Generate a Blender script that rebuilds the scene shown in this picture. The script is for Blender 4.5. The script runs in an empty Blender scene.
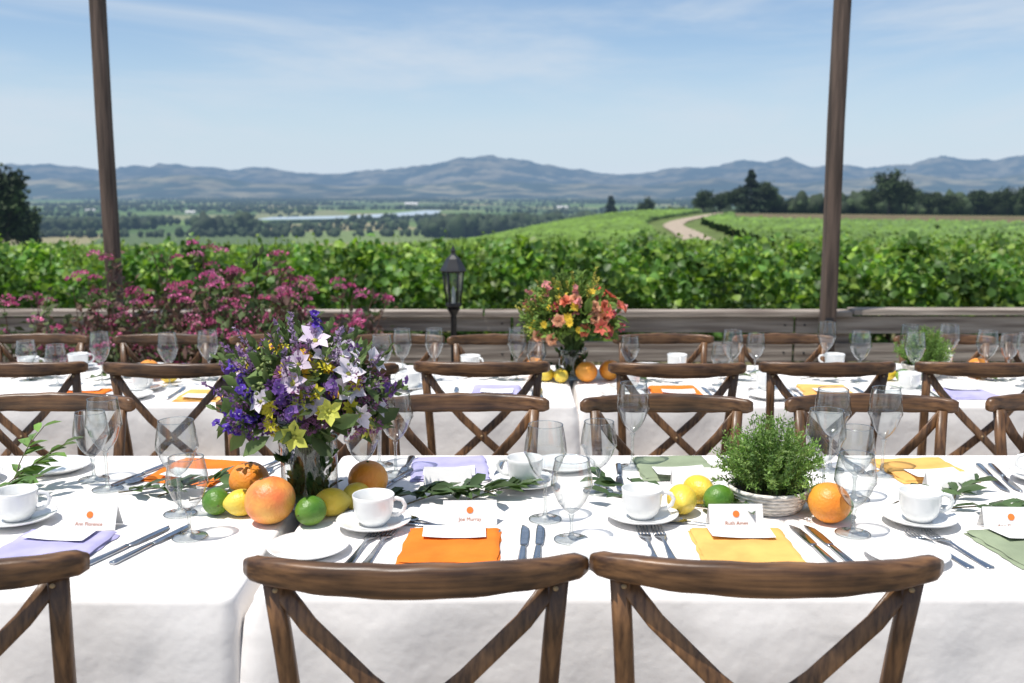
import bpy, math, random
import numpy as np
from mathutils import Vector, Matrix, noise
random.seed(7); rng=np.random.default_rng(7)
scene=bpy.context.scene
R=math.radians
# ---------------------------------------------------------------- materials
def newmat(name):
    m=bpy.data.materials.new(name); m.use_nodes=True
    nt=m.node_tree; nt.nodes.clear()
    out=nt.nodes.new('ShaderNodeOutputMaterial')
    return m,nt,out
def N(nt,t,**kw):
    n=nt.nodes.new(t)
    for k,v in kw.items(): setattr(n,k,v)
    return n
def colnoise(nt,colsock_or_col,scale,amt,stretch=(1,1,1),detail=6,coord='Object',col2=None,lo=.35,hi=.65):
    tc=N(nt,'ShaderNodeTexCoord'); mp=N(nt,'ShaderNodeMapping'); mp.inputs['Scale'].default_value=stretch
    nt.links.new(tc.outputs[coord],mp.inputs['Vector'])
    no=N(nt,'ShaderNodeTexNoise'); no.inputs['Scale'].default_value=scale; no.inputs['Detail'].default_value=detail
    nt.links.new(mp.outputs['Vector'],no.inputs['Vector'])
    mr=N(nt,'ShaderNodeMapRange'); mr.inputs['From Min'].default_value=lo; mr.inputs['From Max'].default_value=hi
    nt.links.new(no.outputs['Fac'],mr.inputs['Value'])
    mx=N(nt,'ShaderNodeMix',data_type='RGBA')
    if col2 is None:
        mr.inputs['To Min'].default_value=1-amt; mr.inputs['To Max'].default_value=1+amt
        mx.blend_type='MULTIPLY'; mx.inputs[0].default_value=1
        if isinstance(colsock_or_col,(tuple,list)): mx.inputs[6].default_value=(*colsock_or_col,1)
        else: nt.links.new(colsock_or_col,mx.inputs[6])
        nt.links.new(mr.outputs[0],mx.inputs[7])
    else:
        nt.links.new(mr.outputs[0],mx.inputs[0])
        if isinstance(colsock_or_col,(tuple,list)): mx.inputs[6].default_value=(*colsock_or_col,1)
        else: nt.links.new(colsock_or_col,mx.inputs[6])
        mx.inputs[7].default_value=(*col2,1)
    return mx.outputs[2],no,mp
def bump(nt,p,scale,strength,dist=.002,stretch=(1,1,1),detail=4,coord='Object'):
    tc=N(nt,'ShaderNodeTexCoord'); mp=N(nt,'ShaderNodeMapping'); mp.inputs['Scale'].default_value=stretch
    nt.links.new(tc.outputs[coord],mp.inputs['Vector'])
    no=N(nt,'ShaderNodeTexNoise'); no.inputs['Scale'].default_value=scale; no.inputs['Detail'].default_value=detail
    nt.links.new(mp.outputs['Vector'],no.inputs['Vector'])
    b=N(nt,'ShaderNodeBump'); b.inputs['Strength'].default_value=strength; b.inputs['Distance'].default_value=dist
    nt.links.new(no.outputs['Fac'],b.inputs['Height'])
    if p.inputs['Normal'].links:
        nt.links.new(p.inputs['Normal'].links[0].from_socket,b.inputs['Normal'])
    nt.links.new(b.outputs['Normal'],p.inputs['Normal'])
def pmat(name,col,rough=.5,metal=0,spec=.5,cn=None,col2=None,bp=None,coat=0,sss=0,trans=0,stretch=(1,1,1),bstretch=None,lo=.35,hi=.65):
    m,nt,out=newmat(name); p=N(nt,'ShaderNodeBsdfPrincipled')
    p.inputs['Base Color'].default_value=(*col,1); p.inputs['Roughness'].default_value=rough
    p.inputs['Metallic'].default_value=metal; p.inputs['Specular IOR Level'].default_value=spec
    p.inputs['Coat Weight'].default_value=coat
    p.inputs['Transmission Weight'].default_value=trans
    if cn:
        c,_,_=colnoise(nt,col,cn[0],cn[1],stretch,col2=col2,lo=lo,hi=hi); nt.links.new(c,p.inputs['Base Color'])
    if bp:
        for q in (bp if isinstance(bp[0],tuple) else (bp,)):
            bump(nt,p,q[0],q[1],q[2],bstretch or stretch)
    nt.links.new(p.outputs[0],out.inputs[0])
    return m
def leafmat(name,rough=.5,trans=.3,tint=(1,1,1),haze=0,tcol=(1.3,1.5,.5)):
    m,nt,out=newmat(name); at=N(nt,'ShaderNodeAttribute',attribute_name='Col')
    c,_,_=colnoise(nt,at.outputs['Color'],6 if not haze else .05,.25)
    p=N(nt,'ShaderNodeBsdfPrincipled'); p.inputs['Roughness'].default_value=rough; p.inputs['Specular IOR Level'].default_value=.35
    nt.links.new(c,p.inputs['Base Color']); last=p.outputs[0]
    if trans:
        t=N(nt,'ShaderNodeBsdfTranslucent'); mu=N(nt,'ShaderNodeMix',data_type='RGBA',blend_type='MULTIPLY'); mu.inputs[0].default_value=1
        nt.links.new(c,mu.inputs[6]); mu.inputs[7].default_value=(*tcol,1); nt.links.new(mu.outputs[2],t.inputs[0])
        mx=N(nt,'ShaderNodeMixShader'); mx.inputs[0].default_value=trans
        nt.links.new(last,mx.inputs[1]); nt.links.new(t.outputs[0],mx.inputs[2]); last=mx.outputs[0]
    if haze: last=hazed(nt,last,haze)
    nt.links.new(last,out.inputs[0]); return m
def hazed(nt,sock,L,col=(.27,.42,.63)):  # painted aerial haze: glowing blue mixed into the material, stronger with distance from origin
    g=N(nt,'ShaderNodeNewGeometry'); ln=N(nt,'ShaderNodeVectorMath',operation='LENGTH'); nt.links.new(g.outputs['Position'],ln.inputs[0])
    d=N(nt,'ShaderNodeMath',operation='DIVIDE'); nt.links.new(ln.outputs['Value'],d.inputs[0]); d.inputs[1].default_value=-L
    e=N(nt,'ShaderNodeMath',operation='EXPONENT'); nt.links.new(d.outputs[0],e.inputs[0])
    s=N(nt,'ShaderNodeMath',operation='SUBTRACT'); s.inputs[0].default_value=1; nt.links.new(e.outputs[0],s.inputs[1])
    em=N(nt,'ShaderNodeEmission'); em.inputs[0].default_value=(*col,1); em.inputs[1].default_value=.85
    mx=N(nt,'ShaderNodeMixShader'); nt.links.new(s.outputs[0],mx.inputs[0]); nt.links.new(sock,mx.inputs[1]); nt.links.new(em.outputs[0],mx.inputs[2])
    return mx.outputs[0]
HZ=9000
def attrmat(name,rough=.9,scale=1,amt=.3,haze=0,bp=None,spec=.2):
    m,nt,out=newmat(name); at=N(nt,'ShaderNodeAttribute',attribute_name='Col')
    c,_,_=colnoise(nt,at.outputs['Color'],scale,amt,detail=10)
    c,_,_=colnoise(nt,c,scale*.08,amt,detail=6)
    p=N(nt,'ShaderNodeBsdfPrincipled'); p.inputs['Roughness'].default_value=rough; p.inputs['Specular IOR Level'].default_value=spec
    nt.links.new(c,p.inputs['Base Color'])
    if bp: bump(nt,p,*bp)
    last=p.outputs[0]
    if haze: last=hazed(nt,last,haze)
    nt.links.new(last,out.inputs[0]); return m
def thin_glass(name,tint=(.955,.97,.965),edge=(.16,.19,.21),base=.085,pwr=2.2):
    m,nt,out=newmat(name); lw=N(nt,'ShaderNodeLayerWeight'); lw.inputs[0].default_value=.5
    pw=N(nt,'ShaderNodeMath',operation='POWER'); nt.links.new(lw.outputs['Facing'],pw.inputs[0]); pw.inputs[1].default_value=pwr
    ma=N(nt,'ShaderNodeMath',operation='MULTIPLY_ADD'); nt.links.new(pw.outputs[0],ma.inputs[0]); ma.inputs[1].default_value=.65; ma.inputs[2].default_value=base
    mc=N(nt,'ShaderNodeMix',data_type='RGBA'); nt.links.new(pw.outputs[0],mc.inputs[0]); mc.inputs[6].default_value=(*tint,1); mc.inputs[7].default_value=(*edge,1)
    t=N(nt,'ShaderNodeBsdfTransparent'); nt.links.new(mc.outputs[2],t.inputs[0])
    g=N(nt,'ShaderNodeBsdfGlossy'); g.inputs['Roughness'].default_value=.05
    mx=N(nt,'ShaderNodeMixShader'); nt.links.new(ma.outputs[0],mx.inputs[0]); nt.links.new(t.outputs[0],mx.inputs[1]); nt.links.new(g.outputs[0],mx.inputs[2])
    nt.links.new(mx.outputs[0],out.inputs[0]); return m

M_cloth=pmat('white_linen',(.83,.80,.775),.85,spec=.15,cn=(3,.03),bp=((5,.6,.02),(14,.35,.006),(900,.25,.0008)))
# aged oak: grain running along the member, worn lighter patches, each chair slightly different
def oak(name,st):
    m,nt,out=newmat(name); p=N(nt,'ShaderNodeBsdfPrincipled'); p.inputs['Roughness'].default_value=.38
    c1,_,_=colnoise(nt,(.205,.102,.042),110,.5,st,detail=8,col2=(.060,.028,.013),lo=.36,hi=.66)
    c2,_,_=colnoise(nt,c1,9,.38,(1,1,1),detail=5)
    oi=N(nt,'ShaderNodeObjectInfo'); mr_=N(nt,'ShaderNodeMapRange'); mr_.inputs['To Min'].default_value=.75; mr_.inputs['To Max'].default_value=1.15; nt.links.new(oi.outputs['Random'],mr_.inputs['Value'])
    mu=N(nt,'ShaderNodeMix',data_type='RGBA',blend_type='MULTIPLY'); mu.inputs[0].default_value=1; nt.links.new(c2,mu.inputs[6]); nt.links.new(mr_.outputs[0],mu.inputs[7])
    nt.links.new(mu.outputs[2],p.inputs['Base Color']); bump(nt,p,120,.5,.002,st); nt.links.new(p.outputs[0],out.inputs[0]); return m
M_wood=oak('oiled_oak_rail',(.05,.6,1)); M_woodv=oak('oiled_oak_leg',(1,1,.05))
M_rattan=pmat('rattan_seat',(.40,.28,.15),.6,cn=(60,.3),bp=(150,.6,.003))
M_grey=pmat('weathered_wood',(.42,.36,.30),.85,cn=(6,.5),col2=(.15,.115,.09),bp=(14,.6,.01),stretch=(.25,1.5,5))
M_post=pmat('weathered_post',(.150,.105,.080),.85,cn=(9,.5),col2=(.050,.036,.028),bp=(14,.8,.014),stretch=(3,3,.2))
M_porc=pmat('porcelain',(.82,.82,.80),.12,spec=.5,coat=.3)
M_silver=pmat('silver',(.46,.48,.51),.16,metal=1,cn=(60,.1))
M_black=pmat('black_iron',(.018,.018,.020),.4,spec=.5,cn=(20,.3))
M_tg=thin_glass('clear_glass'); M_lg=thin_glass('lantern_glass',(.8,.82,.8),(.5,.5,.5))
M_sg=thin_glass('stem_glass',(.88,.91,.91),(.16,.20,.22),.15,1.6)
M_paper=pmat('card_paper',(.82,.81,.79),.7,cn=(8,.03))
M_ink=pmat('rust_ink',(.45,.12,.03),.8)
M_dot=pmat('orange_ink',(.85,.20,.03),.7)
def linen(n,c): return pmat(n,c,.85,spec=.15,cn=(14,.12),bp=((500,.4,.001),(18,.5,.005)))
NAP={'orange':linen('orange_linen',(.80,.20,.025)),'lav':linen('lavender_linen',(.42,.40,.63)),'gold':linen('gold_linen',(.80,.44,.13)),'sage':linen('sage_linen',(.27,.32,.21))}
def citrus(n,c,c2,sc=9): return pmat(n,c,.38,spec=.5,cn=(sc,.2),col2=c2,bp=((170,.6,.003),(20,.2,.006)),lo=.36,hi=.66)
M_or=citrus('orange_peel',(.80,.24,.02),(.88,.38,.05)); M_gf=citrus('grapefruit_peel',(.82,.20,.06),(.88,.46,.10),14)
M_le=citrus('lemon_peel',(.84,.54,.03),(.78,.62,.10)); M_li=citrus('lime_peel',(.055,.17,.015),(.20,.33,.04))
M_stemend=pmat('fruit_stem',(.10,.12,.03),.8)
M_basket=pmat('whitewashed_wicker',(.68,.64,.58),.8,cn=(60,.3),bp=(90,.8,.004),stretch=(1,1,3))
M_soil=pmat('potting_soil',(.05,.035,.025),.95,cn=(80,.4))
M_leaf=leafmat('vine_leaf',.45,.34); M_herb=leafmat('herb_leaf',.55,.35); M_bay=leafmat('bay_leaf',.35,.15)
M_petal=leafmat('petals',.6,.30,tcol=(1.05,1.0,1.05))
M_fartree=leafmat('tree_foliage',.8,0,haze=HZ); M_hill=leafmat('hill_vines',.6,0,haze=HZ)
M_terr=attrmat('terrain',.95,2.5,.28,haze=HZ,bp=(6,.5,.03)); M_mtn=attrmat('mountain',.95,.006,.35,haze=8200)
M_bark=pmat('bark',(.09,.065,.045),.9,cn=(5,.4),bp=(12,.8,.02))
M_road=pmat('dirt_road',(.36,.29,.22),.95,cn=(1.5,.2))
m,nt,out=newmat('pond_water'); p=N(nt,'ShaderNodeBsdfPrincipled'); p.inputs['Base Color'].default_value=(.45,.52,.56,1); p.inputs['Roughness'].default_value=.3
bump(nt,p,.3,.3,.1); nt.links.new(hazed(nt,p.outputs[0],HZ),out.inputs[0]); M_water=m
M_wall=pmat('white_siding',(.75,.74,.70),.8); M_roof=pmat('metal_roof',(.45,.46,.47),.5); M_win=pmat('window_dark',(.04,.05,.06),.2)

# ---------------------------------------------------------------- builders
class B:
    def __init__(s): s.V=[];s.F=[];s.m=[];s.sm=[]
    def add(s,V,F,m=0,smooth=True,M=None):
        o=len(s.V)
        for v in V: s.V.append(tuple(M@Vector(v)) if M else tuple(v))
        for f in F: s.F.append(tuple(i+o for i in f)); s.m.append(m); s.sm.append(smooth)
    def lathe(s,prof,seg=24,m=0,M=None,smooth=True,rot=0):
        V=[];F=[]
        for r,z in prof:
            for k in range(seg):
                a=2*math.pi*k/seg+rot; V.append((r*math.cos(a),r*math.sin(a),z))
        for i in range(len(prof)-1):
            for k in range(seg):
                k2=(k+1)%seg; F.append((i*seg+k,i*seg+k2,(i+1)*seg+k2,(i+1)*seg+k))
        s.add(V,F,m,smooth,M)
    def sweep(s,path,secs,up=(0,0,1),m=0,M=None,smooth=True,closed=False):
        path=[Vector(p) for p in path]; n=len(path); V=[];F=[]; up=Vector(up); k=len(secs[0])
        for i,p in enumerate(path):
            if closed: t=path[(i+1)%n]-path[i-1]
            else: t=path[min(i+1,n-1)]-path[max(i-1,0)]
            t.normalize(); side=t.cross(up)
            if side.length<1e-4: side=t.cross(Vector((1,0,0)))
            side.normalize(); u=side.cross(t)
            for a,b in secs[i]: V.append(p+side*a+u*b)
        for i in range(n if closed else n-1):
            i2=(i+1)%n
            for j in range(k):
                j2=(j+1)%k; F.append((i*k+j,i*k+j2,i2*k+j2,i2*k+j))
        if not closed: F.append(tuple(range(k))[::-1]); F.append(tuple((n-1)*k+j for j in range(k)))
        s.add(V,F,m,smooth,M)
    def tube(s,path,r,seg=8,m=0,M=None,up=(0,0,1)):
        if not hasattr(r,'__len__'): r=[r]*len(path)
        s.sweep(path,[[(q*math.cos(2*math.pi*j/seg),q*math.sin(2*math.pi*j/seg)) for j in range(seg)] for q in r],up,m,M)
    def box(s,c,d,m=0,M=None):
        x,y,z=c; a,b,e=d[0]/2,d[1]/2,d[2]/2
        V=[(x+i*a,y+j*b,z+k*e) for k in(-1,1) for j in(-1,1) for i in(-1,1)]
        s.add(V,[(0,2,3,1),(4,5,7,6),(0,1,5,4),(2,6,7,3),(0,4,6,2),(1,3,7,5)],m,False,M)
    def mesh(s,name,mats):
        me=bpy.data.meshes.new(name); me.from_pydata(s.V,[],s.F)
        for q in mats: me.materials.append(q)
        me.polygons.foreach_set('material_index',s.m); me.polygons.foreach_set('use_smooth',s.sm); me.update(); return me
def sup(a,b,k=12,p=.5):
    o=[]
    for j in range(k):
        t=2*math.pi*(j+.5)/k; c,sn=math.cos(t),math.sin(t)
        o.append((a*math.copysign(abs(c)**p,c),b*math.copysign(abs(sn)**p,sn)))
    return o
def put(me,name,loc=(0,0,0),rz=0,sc=1,rx=0,ry=0,parent=None):
    o=bpy.data.objects.new(name,me); scene.collection.objects.link(o)
    o.location=loc; o.rotation_euler=(rx,ry,rz); o.scale=(sc,)*3 if not hasattr(sc,'__len__') else sc
    if parent: o.parent=parent
    return o
# numpy triangle-cloud builder
class C:
    def __init__(s): s.V=[];s.F=[];s.C=[];s.n=0
    def add(s,V,F,Cc):
        s.V.append(V.reshape(-1,3)); s.F.append(F.reshape(-1,3)+s.n); s.C.append(Cc.reshape(-1,3)); s.n+=len(s.V[-1])
    def mesh(s,name,mats,smooth=False):
        V=np.concatenate(s.V).astype(np.float32);F=np.concatenate(s.F).astype(np.int32);Cc=np.concatenate(s.C)
        me=bpy.data.meshes.new(name); me.vertices.add(len(V)); me.vertices.foreach_set('co',V.ravel())
        me.loops.add(F.size); me.loops.foreach_set('vertex_index',F.ravel())
        me.polygons.add(len(F)); me.polygons.foreach_set('loop_start',np.arange(0,F.size,3,dtype=np.int32))
        me.update(calc_edges=True)
        ca=me.color_attributes.new(name='Col',type='FLOAT_COLOR',domain='POINT')
        ca.data.foreach_set('color',np.concatenate([Cc,np.ones((len(Cc),1))],1).astype(np.float32).ravel())
        for q in mats: me.materials.append(q)
        if smooth: me.polygons.foreach_set('use_smooth',[True]*len(F))
        me.validate(); return me
def unit(v): return v/np.maximum(np.linalg.norm(v,axis=-1,keepdims=True),1e-9)
def rnd(n): return unit(rng.normal(size=(n,3)))
KT=np.array([[0,0,0],[.5,1,1],[1,0,0],[.5,-1,1]]);KF=np.array([[0,1,2],[0,2,3]])
OT=np.array([[0,0,0],[.3,.85,1],[.68,.9,1],[1,0,-.6],[.68,-.9,1],[.3,-.85,1],[.5,0,0]]);OF=np.array([[6,0,1],[6,1,2],[6,2,3],[6,3,4],[6,4,5],[6,5,0]])
def leaves(c,P,S,U=None,Nn=None,w=.4,fold=.1,col=(.05,.1,.02),var=.3,oval=False):
    P=np.asarray(P,float); n=len(P); S=np.broadcast_to(np.asarray(S,float),(n,)).reshape(n,1,1)
    if U is None: U=rnd(n)
    U=unit(np.asarray(U,float)); Nn=rnd(n) if Nn is None else np.broadcast_to(np.asarray(Nn,float),(n,3))
    side=unit(np.cross(U,Nn)); Nn=np.cross(side,U)
    T,F=(OT,OF) if oval else (KT,KF)
    V=P[:,None,:]+S*(T[None,:,0:1]*U[:,None,:]+T[None,:,1:2]*w*side[:,None,:]+T[None,:,2:3]*fold*Nn[:,None,:])
    col=np.broadcast_to(np.asarray(col,float),(n,3))*(1+var*rng.uniform(-1,1,(n,1)))
    Cc=np.repeat(col[:,None,:],len(T),1)
    c.add(V,F[None]+np.arange(n)[:,None,None]*len(T),Cc)
import bmesh
def ico(sub):
    bm=bmesh.new(); bmesh.ops.create_icosphere(bm,subdivisions=sub,radius=1); V=np.array([v.co[:] for v in bm.verts]); F=np.array([[v.index for v in f.verts] for f in bm.faces]); bm.free(); return V,F
ICO={1:ico(1),2:ico(2)}
def blobs(c,P,S,col,var=.25,jit=.15,sub=1):
    P=np.asarray(P,float); n=len(P); T,F=ICO[sub]; S=np.asarray(S,float)
    if S.ndim<2: S=np.broadcast_to(S.reshape(-1,1) if S.ndim else S,(n,3))
    V=P[:,None,:]+S[:,None,:]*T[None]*(1+jit*rng.uniform(-1,1,(n,len(T),1)))
    col=np.broadcast_to(np.asarray(col,float),(n,3))*(1+var*rng.uniform(-1,1,(n,1)))
    c.add(V,F[None]+np.arange(n)[:,None,None]*len(T),np.repeat(col[:,None,:],len(T),1))
def ctube(c,path,r0,r1,col,seg=5):
    path=np.asarray(path,float); n=len(path); V=[]
    for i in range(n):
        t=unit(path[min(i+1,n-1)]-path[max(i-1,0)]); a=unit(np.cross(t,[.31,.9,.2])); b=np.cross(t,a); r=r0+(r1-r0)*i/(n-1)
        for k in range(seg): V.append(path[i]+r*(math.cos(2*math.pi*k/seg)*a+math.sin(2*math.pi*k/seg)*b))
    F=[]
    for i in range(n-1):
        for k in range(seg):
            k2=(k+1)%seg; A,Bq,Cq,D=i*seg+k,i*seg+k2,(i+1)*seg+k2,(i+1)*seg+k; F+=[[A,Bq,Cq],[A,Cq,D]]
    V=np.array(V); c.add(V,np.array(F),np.broadcast_to(np.asarray(col,float),(len(V),3)))

# ---------------------------------------------------------------- terrain
LP=np.array([(13,2.50),(30,3.6),(42,4.15),(60,5.1),(90,6.6),(130,9.2),(200,15),(400,31),(900,59),(1300,61.5),(20000,61.5)])
RP=np.array([(13,2.45),(30,3.45),(42,3.9),(65,4.9),(90,5.6),(140,6.5),(220,7.5),(290,7.9),(350,8.1),(420,9.6),(500,15),(750,35),(1200,61.5),(20000,61.5)])
NPf=np.array([(-60,1.45),(2.9,1.45),(7,1.74),(9,1.95),(13,2.47)])
def ground(x,y):
    x=np.asarray(x,float);y=np.asarray(y,float)
    a=x/np.maximum(y,13); t=np.clip((a+.22)/.38,0,1); t=t*t*(3-2*t)
    r=np.interp(y,RP[:,0],RP[:,1])+np.clip(a-.22,0,1)**1*1.6*np.clip((y-90)/200,0,1)*2.5
    d=np.interp(y,LP[:,0],LP[:,1])*(1-t)+np.minimum(r,62)*t
    d=np.where(y<13,np.interp(y,NPf[:,0],NPf[:,1]),d)
    return 1.45-d
ys=np.concatenate([np.linspace(-12,13,60)[:-1],np.geomspace(13,16000,330)]); aa=np.linspace(-1.3,1.3,330)
Y,A=np.meshgrid(ys,aa,indexing='ij'); X=A*np.maximum(Y,13); Z=ground(X,Y)
nz=np.sin(X*.004+1)*np.cos(Y*.003)*3+np.sin(X*.0013)*2
Z=Z+np.where(Y>1300,nz*.6,0)
def h2(i,j,k=0): 
    v=np.sin(i*127.1+j*311.7+k*74.7)*43758.5453; return v-np.floor(v)
col=np.zeros(X.shape+(3,))
def setc(mask,c): col[mask]=c
setc(Y<100000,(.10,.12,.045))
setc(Y<9,(.27,.235,.19))
setc((Y>=9)&(Y<46),(.13,.12,.06))
setc((Y>=46)&(Y<400),(.11,.15,.04))
brown=(X/np.maximum(Y,1)>.228+.02*np.sin(Y*.05))&(Y>225)&(Y<380); setc(brown,(.135,.105,.055))
pal=np.array([(.11,.17,.05),(.07,.12,.035),(.15,.20,.07),(.26,.23,.12),(.09,.13,.05),(.13,.20,.05),(.20,.21,.10),(.05,.085,.03)])
u=X*.94+Y*.34; v=-X*.34+Y*.94; ci=np.floor(u/230+.3*np.sin(v/700)); cj=np.floor(v/380)
idx=(h2(ci,cj)*8).astype(int)%8; vm=Y>600; col[vm]=pal[idx][vm]
ny,nx=X.shape; Vt=np.stack([X,Y,Z],-1).reshape(-1,3); I=np.arange(ny*nx).reshape(ny,nx)
a0,a1,a2,a3=I[:-1,:-1],I[:-1,1:],I[1:,1:],I[1:,:-1]
Ft=np.concatenate([np.stack([a0,a1,a2],-1).reshape(-1,3),np.stack([a0,a2,a3],-1).reshape(-1,3)])
c=C(); c.add(Vt,Ft,col); put(c.mesh('ground',[M_terr],True),'ground')

# mountains
def range_mesh(name,D0,D1,D2,sil,amp,seed,cA,cB,nr=70,nc=460,amin=-.95,amax=.95,zig=0):
    ds=np.concatenate([np.linspace(D0,D1,nr),np.linspace(D1,D2,12)[1:]]); az=np.linspace(amin,amax,nc)
    sx=[(s-512)/995 for s,_ in sil]; sy=[s for _,s in sil]
    V=[];Cc=[]
    for d in ds:
        t=(d-D0)/(D1-D0) if d<=D1 else 1-(d-D1)/(D2-D1)
        for a in az:
            x=a*d; H=(190-np.interp(a,sx,sy))*D1/1006+61
            H+=zig*noise.fractal(Vector((a*16,seed,1.3)),.8,2.1,5)
            n1=noise.fractal(Vector((x*.0009,d*.0009,seed)),.9,2.1,6)
            rg=1-abs(noise.fractal(Vector((x*.0013+3,d*.0006,seed+5)),.8,2.0,6))*2.4
            e=max(t,0)**1.0
            h=H*e*(1-.34*(1-rg)*(1-t*.75))+amp*n1*min(1,4*t)*(1 if t<.93 else .35)
            V.append((x,d,-62+max(h,-5)))
            k=noise.fractal(Vector((x*.003,d*.003,h*.01+seed)),.7,2.0,6); k=min(1,max(0,.64+k*2.4))
            Cc.append([cA[q]*(1-k)+cB[q]*k for q in range(3)])
    V=np.array(V);n2=len(ds);I=np.arange(n2*nc).reshape(n2,nc)
    a0,a1,a2,a3=I[:-1,:-1],I[:-1,1:],I[1:,1:],I[1:,:-1]
    F=np.concatenate([np.stack([a0,a1,a2],-1).reshape(-1,3),np.stack([a0,a2,a3],-1).reshape(-1,3)])
    c=C(); c.add(V,F,np.array(Cc)); put(c.mesh(name,[M_mtn],True),name)
sil=[(-300,160),(-100,166),(0,166),(40,163),(80,167),(110,169),(150,165),(185,163),(215,167),(240,170),(270,167),(310,171),(350,173),(390,170),(420,165),(450,160),(485,154),(510,158),(530,159),(560,167),(600,172),(650,171),(685,167),(700,167),(740,160),(785,154),(812,160),(835,162),(860,166),(885,162),(905,160),(925,157),(945,154),(965,158),(985,158),(1005,155),(1024,154),(1150,160),(1400,158)]
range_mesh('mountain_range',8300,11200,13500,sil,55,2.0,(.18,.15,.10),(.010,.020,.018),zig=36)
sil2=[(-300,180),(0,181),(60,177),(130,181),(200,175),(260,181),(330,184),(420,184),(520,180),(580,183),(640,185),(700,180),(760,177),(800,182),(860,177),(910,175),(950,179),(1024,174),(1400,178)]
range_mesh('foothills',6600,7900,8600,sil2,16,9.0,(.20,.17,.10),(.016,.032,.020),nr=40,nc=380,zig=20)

# pond + buildings in the valley
pts=[(-.262,1890),(-.19,1960),(-.13,2080),(-.075,2380),(-.07,2760),(-.085,2800),(-.12,2430),(-.17,2200),(-.24,2080)]
bb=B(); bb.add([(a*d,d,-54.6) for a,d in pts],[tuple(range(len(pts)))],0,False); put(bb.mesh('pond',[M_water]),'pond')
def barn(L,W,H):
    b=B(); b.box((0,0,H/2),(L,W,H),0)
    b.add([(-L/2-.5,-W/2-.6,H),(L/2+.5,-W/2-.6,H),(L/2+.5,W/2+.6,H),(-L/2-.5,W/2+.6,H),(-L/2-.5,0,H+W*.3),(L/2+.5,0,H+W*.3)],[(0,1,5,4),(2,3,4,5),(0,4,3),(1,2,5),(0,3,2,1)],1,False)
    b.box((0,-W/2-.05,H*.35),(L*.12,.2,H*.7),2)
    for i in (-.35,-.2,.2,.35): b.box((L*i,-W/2-.05,H*.55),(L*.05,.2,H*.25),2)
    return b.mesh('white_barn',[M_wall,M_roof,M_win])
bm_=barn(32,14,5)
for a,d in [(-.32,2650),(-.42,2900),(.05,3300),(.28,2300),(.30,2350),(.265,2500),(-.1,3900),(-.2,4300),(.4,3000),(.12,4600)]:
    put(bm_,'white_barn',(a*d,d,-60.5),random.uniform(-.5,.5),random.uniform(.7,1.3)*(d/2300)**.5)

# distant tree masses (one object)
c=C(); P=[];S=[];K=[]
def treeline(a0,d0,a1,d1,h,n,spread=8,dark=1.):
    for i in range(n):
        t=random.random(); a=a0+(a1-a0)*t; d=d0+(d1-d0)*t; hh=h*random.uniform(.55,1.15)
        x=a*d+random.gauss(0,spread); y=d+random.gauss(0,spread)
        if -.30<x/y<-.05 and 1640<y<2790 and abs(x/y-np.interp(y,[1900,2100,2400,2780],[-.25,-.17,-.10,-.075]))<.06: continue
        z=float(ground(x,y)); wv=hh*random.uniform(.32,.5)
        P.append((x,y,z+hh*.5)); S.append((wv,wv,hh*.55)); K.append((.028*dark,.045*dark,.018*dark))
        for _ in range(3):
            P.append((x+random.gauss(0,wv*.6),y+random.gauss(0,wv*.6),z+hh*random.uniform(.35,.85))); q=wv*random.uniform(.4,.7); S.append((q,q,q)); K.append((.034*dark,.055*dark,.02*dark))
treeline(-.07,1320,.10,1500,25,140,12); treeline(-.09,1500,.05,1800,18,80,15)
treeline(-.30,1380,-.26,1420,26,16,8); treeline(-.5,1500,-.36,1600,17,60,12); treeline(-.26,1450,-.1,1600,9,50,14)
treeline(.19,560,.34,600,11,60,12); treeline(.34,480,.62,520,12,90,14); treeline(.2,700,.7,760,18,160,25)
treeline(.25,440,.60,455,9,70,7)
treeline(-.52,1300,-.2,1330,11,90,10); treeline(-.2,1330,0,1400,9,50,10); treeline(-.5,2900,-.05,3200,14,200,30)
for _ in range(150):
    d=math.exp(random.uniform(math.log(1500),math.log(7200))); a=random.uniform(-.65,.7); L=random.uniform(80,500)
    dy=random.uniform(-.5,.5)*L*.8; treeline(a,d,a+L/d,d+dy,random.uniform(7,15),int(L/9),random.uniform(5,16+d*.004),random.uniform(.8,1.3))
for _ in range(50):
    d=random.uniform(3800,7600); a=random.uniform(-.65,.7); treeline(a,d,a+.12,d+random.uniform(-100,100),13,110,40,1.0)
P=np.array(P);S=np.array(S);K=np.array(K); nr_=P[:,1]<1900
blobs(c,P[nr_],S[nr_],K[nr_],.3,.3,2); blobs(c,P[~nr_],S[~nr_],K[~nr_],.3,.25,1)
put(c.mesh('distant_trees',[M_fartree]),'distant_trees')

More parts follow.
